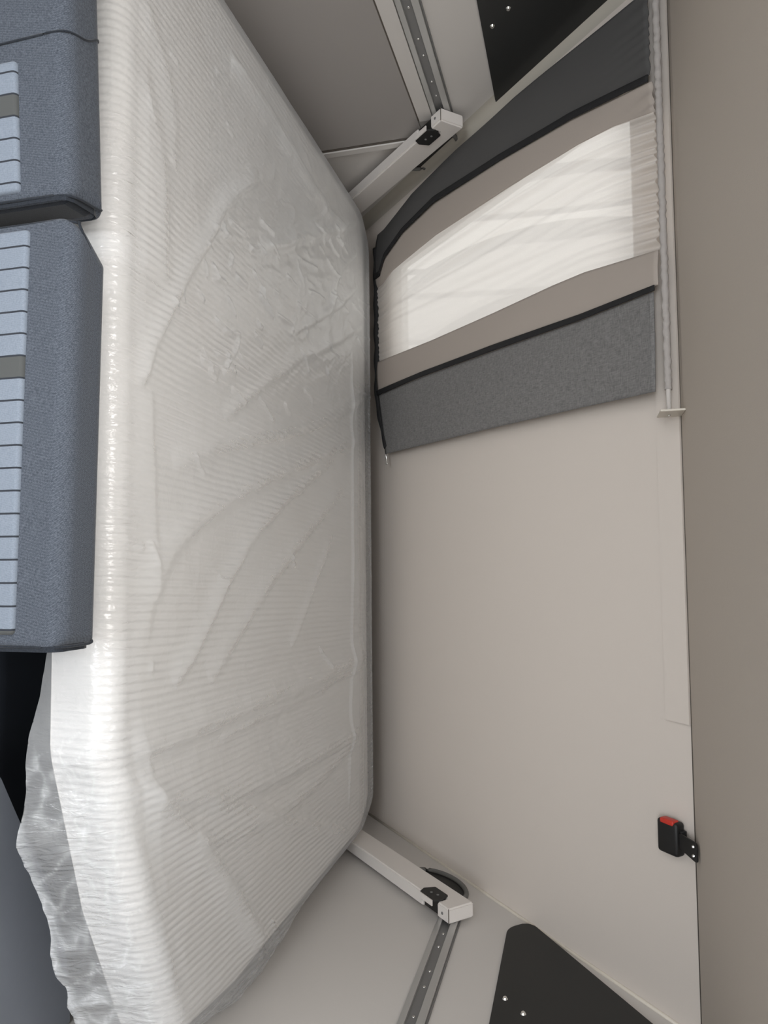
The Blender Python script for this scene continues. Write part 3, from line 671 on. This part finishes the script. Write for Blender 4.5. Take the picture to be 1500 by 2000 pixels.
strip('black_strip', S5, S6, 0, 0, 3, lambda s, tt, x, z: .0055+.004*n1d(x, z, 5, 6), M_strip, ztop=.147, zA=-.592, zB=-.590)
strip('grey_side_panel', S6, S7, 0, 0, 26, lambda s, tt, x, z: .001+.004*n1d(x, z, 5, 6)+.006*math.sin(math.pi*s)*math.sin(math.pi*tt)+.004*s*math.exp(-tt/.05), M_heather, ztop=.143, zA=-.590, zB=-.560)
shp = bpy.data.objects['sheer_panel']; vals = []      # gathered cloth lies double in its folds and lets less light through
for j in range(161):
    tt = j/160
    for i in range(111):
        q = i/110; f = .8*math.exp(-((q-.40-.10*(tt-.5)-.05*math.sin(tt*4))/.016)**2)+.55*math.exp(-((q-.13-.07*tt)/.014)**2)+.5*math.exp(-((q-.66+.2*(tt-.5))/.015)**2)
        f += .5*max(0, n1d(q*22+2*n1d(q*3, tt*3, 1, 4), tt*1.8, 1, 8)-.55)+math.exp(-tt/.07)*(.35+.5*max(0, math.sin(q*95+6*n1d(q*5, tt*6, 1, 3))))+.4*math.exp(-(1-tt)/.05)
        vals.append(min(1, f))
fa = shp.data.attributes.new('fold', 'FLOAT', 'POINT'); fa.data.foreach_set('value', vals)
# hem along the top of the grey panel and gathered casing along the rod
hem = lambda s: None
bm = bmesh.new()
pts = [tuple(W(Vector((x, CC-SK*.137, .137))-nS*.0035)) for x in np.linspace(float(S6(.137))+.003, float(S7(.137))-.003, 12)]
tube_bm(bm, pts, .0022, 8); o = from_bm('top_hem', bm, M_heather, cur, True)
bm = bmesh.new(); xs = np.linspace(-1.08, -.285, 260); pts = []; rad = []
for x in xs:
    pts.append(tuple(W(Vector((x, CC-SK*.158, .158+.0003*math.sin(x*180)))-nS*(.0006*math.sin(x*230+math.sin(x*37)*3))))); rad.append(.0062+.0007*math.sin(x*310+2*math.sin(x*61)))
tube_bm(bm, pts, rad, 10); from_bm('gathered_casing', bm, simple('pale_lining_cloth', (.42, .39, .37), .9, bump=.5, bscale=400), cur, True)
# bottom casing, black
bm = bmesh.new(); pts = []; rad = []
for x in np.linspace(-.965, -.325, 60):
    z = -.600+.045*max(0, (x+.50)/.19)**1.3*(1 if x > -.50 else 0)
    pts.append(tuple(W(Vector((x, CC-SK*z, z))+nS*.004))); rad.append(.010+.0015*math.sin(x*70))
tube_bm(bm, pts, rad, 10); from_bm('bottom_casing', bm, M_strip, cur, True)
# rods
rod = thing('curtain_rod', 'thin white curtain rod under the ceiling with a square end plate', 'curtain rod', tuple(slope(-.24, .16, .03)))
yr = CC-SK*.158
tube('rod', [(XL+.002, yr, H+.158), (-.243, yr, H+.158)], .0042, M_white, rod)
box('end_plate', (-.2445, yr-.036, H+.140), (-.2405, yr+.028, H+ZC), M_trim, rod, .0015)
bm = bmesh.new(); q = bmesh.ops.create_uvsphere(bm, u_segments=8, v_segments=6, radius=.0025)['verts']
for v in q: v.co += Vector((-.2395, yr, H+.158))
from_bm('screw', bm, M_steel, rod, True)
rod2 = thing('lower_curtain_rod', 'thin steel rod with ball end poking out below the curtain', 'curtain rod', tuple(slope(-.31, -.56, .03)))
pA = W(Vector((-.335, CC+SK*.566, -.566))); pB = W(on(756, 906, (0, 1, SK), CC))
tube('rod', [tuple(pA), tuple(pB)], .0022, M_steel, rod2, 8)
bm = bmesh.new(); q = bmesh.ops.create_uvsphere(bm, u_segments=12, v_segments=8, radius=.0038)['verts']
for v in q: v.co += pB
from_bm('ball_end', bm, M_steel, rod2, True)

# ------------------------------------------------------------------ safety buckle under the ceiling
bk = thing('safety_buckle', 'black plastic buckle with red button hanging from a screwed tab at the ceiling', 'buckle', (.5, 1.40, H+.165))
cx = .498
# tab screwed across the ceiling joint
p1, p2 = Vector((cx, 1.397, H+.158)), Vector((cx, 1.350, H+.1785)); td = (p2-p1).normalized(); tn = Vector((1, 0, 0)).cross(td).normalized()
if tn.z > 0: tn = -tn
TM = Matrix(((1, td.x, tn.x, p1.x), (0, td.y, tn.y, p1.y), (0, td.z, tn.z, p1.z), (0, 0, 0, 1)))
tl_ = (p2-p1).length
bm = bmesh.new()
pl = round_poly([(-.013, -.002), (.013, -.002), (.018, tl_), (-.015, tl_)], [.003, .003, .007, .007], 5)
A_ = [bm.verts.new(TM @ Vector((u, v, .0005))) for u, v in pl]; B_ = [bm.verts.new(TM @ Vector((u, v, .003))) for u, v in pl]
bm.faces.new(A_); bm.faces.new(B_)
for k in range(len(pl)): bm.faces.new((A_[k], A_[(k+1) % len(pl)], B_[(k+1) % len(pl)], B_[k]))
from_bm('tab', bm, M_black, bk)
def local_box(name, lo, hi, mat, bev):
    bm = bmesh.new(); add_box(bm, lo, hi, bev, 3, BM); return from_bm(name, bm, mat, bk, True)
# local frame: X = world x, Y = down the slope, Z = into the room
ydir = Vector((0, SK, -1)).normalized(); zdir = -nS
o0 = slope(cx, .168, .006)
BM = Matrix(((1, 0, 0, o0.x), (0, ydir.y, zdir.y, o0.y), (0, ydir.z, zdir.z, o0.z), (0, 0, 0, 1)))
local_box('strap', (-.014, -.006, -.001), (.014, .012, .010), M_strip, .001)
body = local_box('body', (-.027, -.001, -.0035), (.031, .044, .019), M_black, .006)
bm = bmesh.new(); add_box(bm, (-.0295, .006, .003), (-.020, .036, .0195), .003, 3, BM); rb = from_bm('button', bm, M_red, bk, True); rb['label'] = 'red release button'
for dx in (-.006, .009):
    bm = bmesh.new(); q = bmesh.ops.create_cone(bm, cap_ends=True, segments=12, radius1=.0032, radius2=.002, depth=.002)['verts']
    for v in q: v.co = TM @ Vector((v.co.x+dx, v.co.y+tl_-.011, v.co.z+.0038))
    from_bm('screw', bm, M_steel, bk)
bm = bmesh.new(); q = bmesh.ops.create_cone(bm, cap_ends=True, segments=10, radius1=.002, radius2=.0026, depth=.0012)['verts']
for v in q: v.co += slope(-.69, .165, .0050)
struct(from_bm('trim_8', bm, M_steel))

# ------------------------------------------------------------------ seats
def seat(x0, x1, y0, y1, ztop, chamfL, chamfR, rot, label, ins, seamx=None):
    cx_, cy_ = (x0+x1)/2, (y0+y1)/2
    T = thing('dinette_seat', label, 'seat', (cx_, cy_, 0))
    hw, hd = (x1-x0)/2, (y1-y0)/2; zt = H+ztop; zb = .50
    # backrest: outline seen from above (chamfered at the ends towards the bed), lofted with a rounded top
    base = [(-hw, -hd), (hw, -hd), (hw, hd-chamfR), (hw-chamfR*.25, hd), (-hw+chamfL*.55, hd), (-hw, hd-chamfL)]
    ol = round_poly(base, [.014, .014, .008, .008, .008, .008], 5)
    bm = bmesh.new(); rings = []
    R_ = .022
    prof = [(0, zb)] + [(0, zt-R_)] + [(R_*(1-math.cos(q)), zt-R_+R_*math.sin(q)) for q in np.linspace(.2, math.pi/2, 7)]
    for ins_, z in prof:
        k = []
        for (u, v) in ol:
            su = (hw-ins_)/hw; sv = (hd-ins_)/hd; k.append(bm.verts.new((cx_+u*su, cy_+v*sv+(.0 if z > zb+.01 else 0), z)))
        rings.append(k)
    n = len(ol)
    for A_, B_ in zip(rings, rings[1:]):
        for k in range(n): bm.faces.new((A_[k], A_[(k+1) % n], B_[(k+1) % n], B_[k]))
    bm.faces.new(rings[-1]); bm.faces.new(rings[0])
    rz = Matrix.Translation((cx_, cy_, 0)) @ Matrix.Rotation(rot, 4, 'Z') @ Matrix.Translation((-cx_, -cy_, 0))
    def fin(name, bm, mat, sm=True):
        bmesh.ops.transform(bm, matrix=rz, verts=bm.verts); return from_bm(name, bm, mat, T, sm)
    br = fin('backrest', bm, M_seat)
    for sg, lab in ((-1, 'l'), (1, 'r')):
        bm = bmesh.new(); xx = x0 if sg < 0 else x1
        if (chamfL if sg < 0 else chamfR) < .02:
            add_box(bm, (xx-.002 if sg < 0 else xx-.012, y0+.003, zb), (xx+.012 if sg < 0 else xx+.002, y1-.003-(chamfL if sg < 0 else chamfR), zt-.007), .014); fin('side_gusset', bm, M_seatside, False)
        # piping round the end of the backrest
        bm = bmesh.new(); P_ = []
        xe = xx+sg*(-.004)
        ch = chamfL if sg < 0 else chamfR
        for (yy, zz) in [(y0+.001, zb), (y0+.001, zt-.035), (y0+.006, zt-.012), (y0+.018, zt-.0015), (y1-ch-.012, zt-.001)]: P_.append((xe, yy, zz))
        P_.append((xe-sg*.028*(ch/.03 if ch else 0)-sg*.0, y1-.012, zt-.002))
        P_.append((P_[-1][0], y1-.001, zt-.02)); P_.append((P_[-1][0], y1, zb))
        pp = [tuple(p) for p in chaikin(P_, 2, False)]
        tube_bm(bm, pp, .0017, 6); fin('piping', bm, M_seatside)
    # raised light insert on the front
    bm = bmesh.new(); add_box(bm, (ins[0], y0-.006, zb+.04), (ins[1], y0+.01, H+ins[2]), .005, 3); fin('front_insert', bm, M_insert)
    if seamx:
        bm = bmesh.new(); P_ = [(seamx+.012, y0-.0012, zb+.05), (seamx, y0-.0012, zt-.04), (seamx-.001, y0-.001, zt-.022), (seamx-.003, y0+.004, zt-.004), (seamx-.005, y0+.018, zt+.0012), (seamx-.01, y0+.04, zt+.001), (seamx-.026, y1-.016, zt+.001), (seamx-.03, y1-.003, zt-.008), (seamx-.03, y1+.001, zt-.03)]
        tube_bm(bm, [tuple(p) for p in chaikin(P_, 2, False)], .0014, 6); fin('stitched_seam', bm, M_seatside)
    bm = bmesh.new(); add_box(bm, (x0+.005, .30, .38), (x1-.005, y0-.008, .50), .03, 4); fin('seat_cushion', bm, M_seat)
    bm = bmesh.new(); add_box(bm, (x0+.02, .34, 0), (x1-.02, y1-.01, .379), .004, 1); fin('base', bm, M_cab, False)
    bm = bmesh.new(); add_box(bm, (x0+.03, y0+.01, .379), (x1-.03, y1-.01, zb+.01), .004, 1); fin('back_support', bm, M_black, False)
    return T
seat(-.413, .108, .742, .818, -.58, .055, .004, math.radians(-1.6), 'blue-grey seat with chamfered backrest corner and the longer light checked insert', (-.400, .090, -.640))
seat(-.96, -.440, .735, .812, -.585, .004, .004, math.radians(3.2), 'blue-grey seat whose backrest is cut off by the picture edge beside the other seat', (-.614, -.452, -.655), -.640)

# navy bench and kitchen worktop below the right end of the bed
bench = thing('upholstered_bench', 'dark navy upholstered bench in the shade under the right end of the bed', 'bench', (.35, 1.5, 0))
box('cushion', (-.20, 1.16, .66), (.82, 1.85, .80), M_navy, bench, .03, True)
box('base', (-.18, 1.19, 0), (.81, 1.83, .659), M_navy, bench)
kit = thing('kitchen_unit', 'low kitchen unit with curved blue-grey worktop beside the bed', 'kitchen unit', (.6, .4, 0))
zt = -.90
arc = [on(px, py, (0, 0, 1), zt) for px, py in [(0, 1515), (45, 1620), (75, 1680), (100, 1750), (118, 1810), (130, 1860), (135, 1930), (136, 1990)]]
P_ = [(p.x, p.y) for p in arc]; P_[-1] = (XR-.002, P_[-2][1]+.004)
P_ = [tuple(p) for p in chaikin(P_, 2, False)]
poly = [(XR-.002, -.7), (.28, -.7), (.22, -.3), (.21, .6), (.235, .8), (.28, .92)] + P_
prism('worktop', poly, 2, H+zt-.022, H+zt, M_work, kit, .002)
box('body', (.30, -.66, 0), (XR-.002, .90, H+zt-.0225), M_cab, kit, .003)
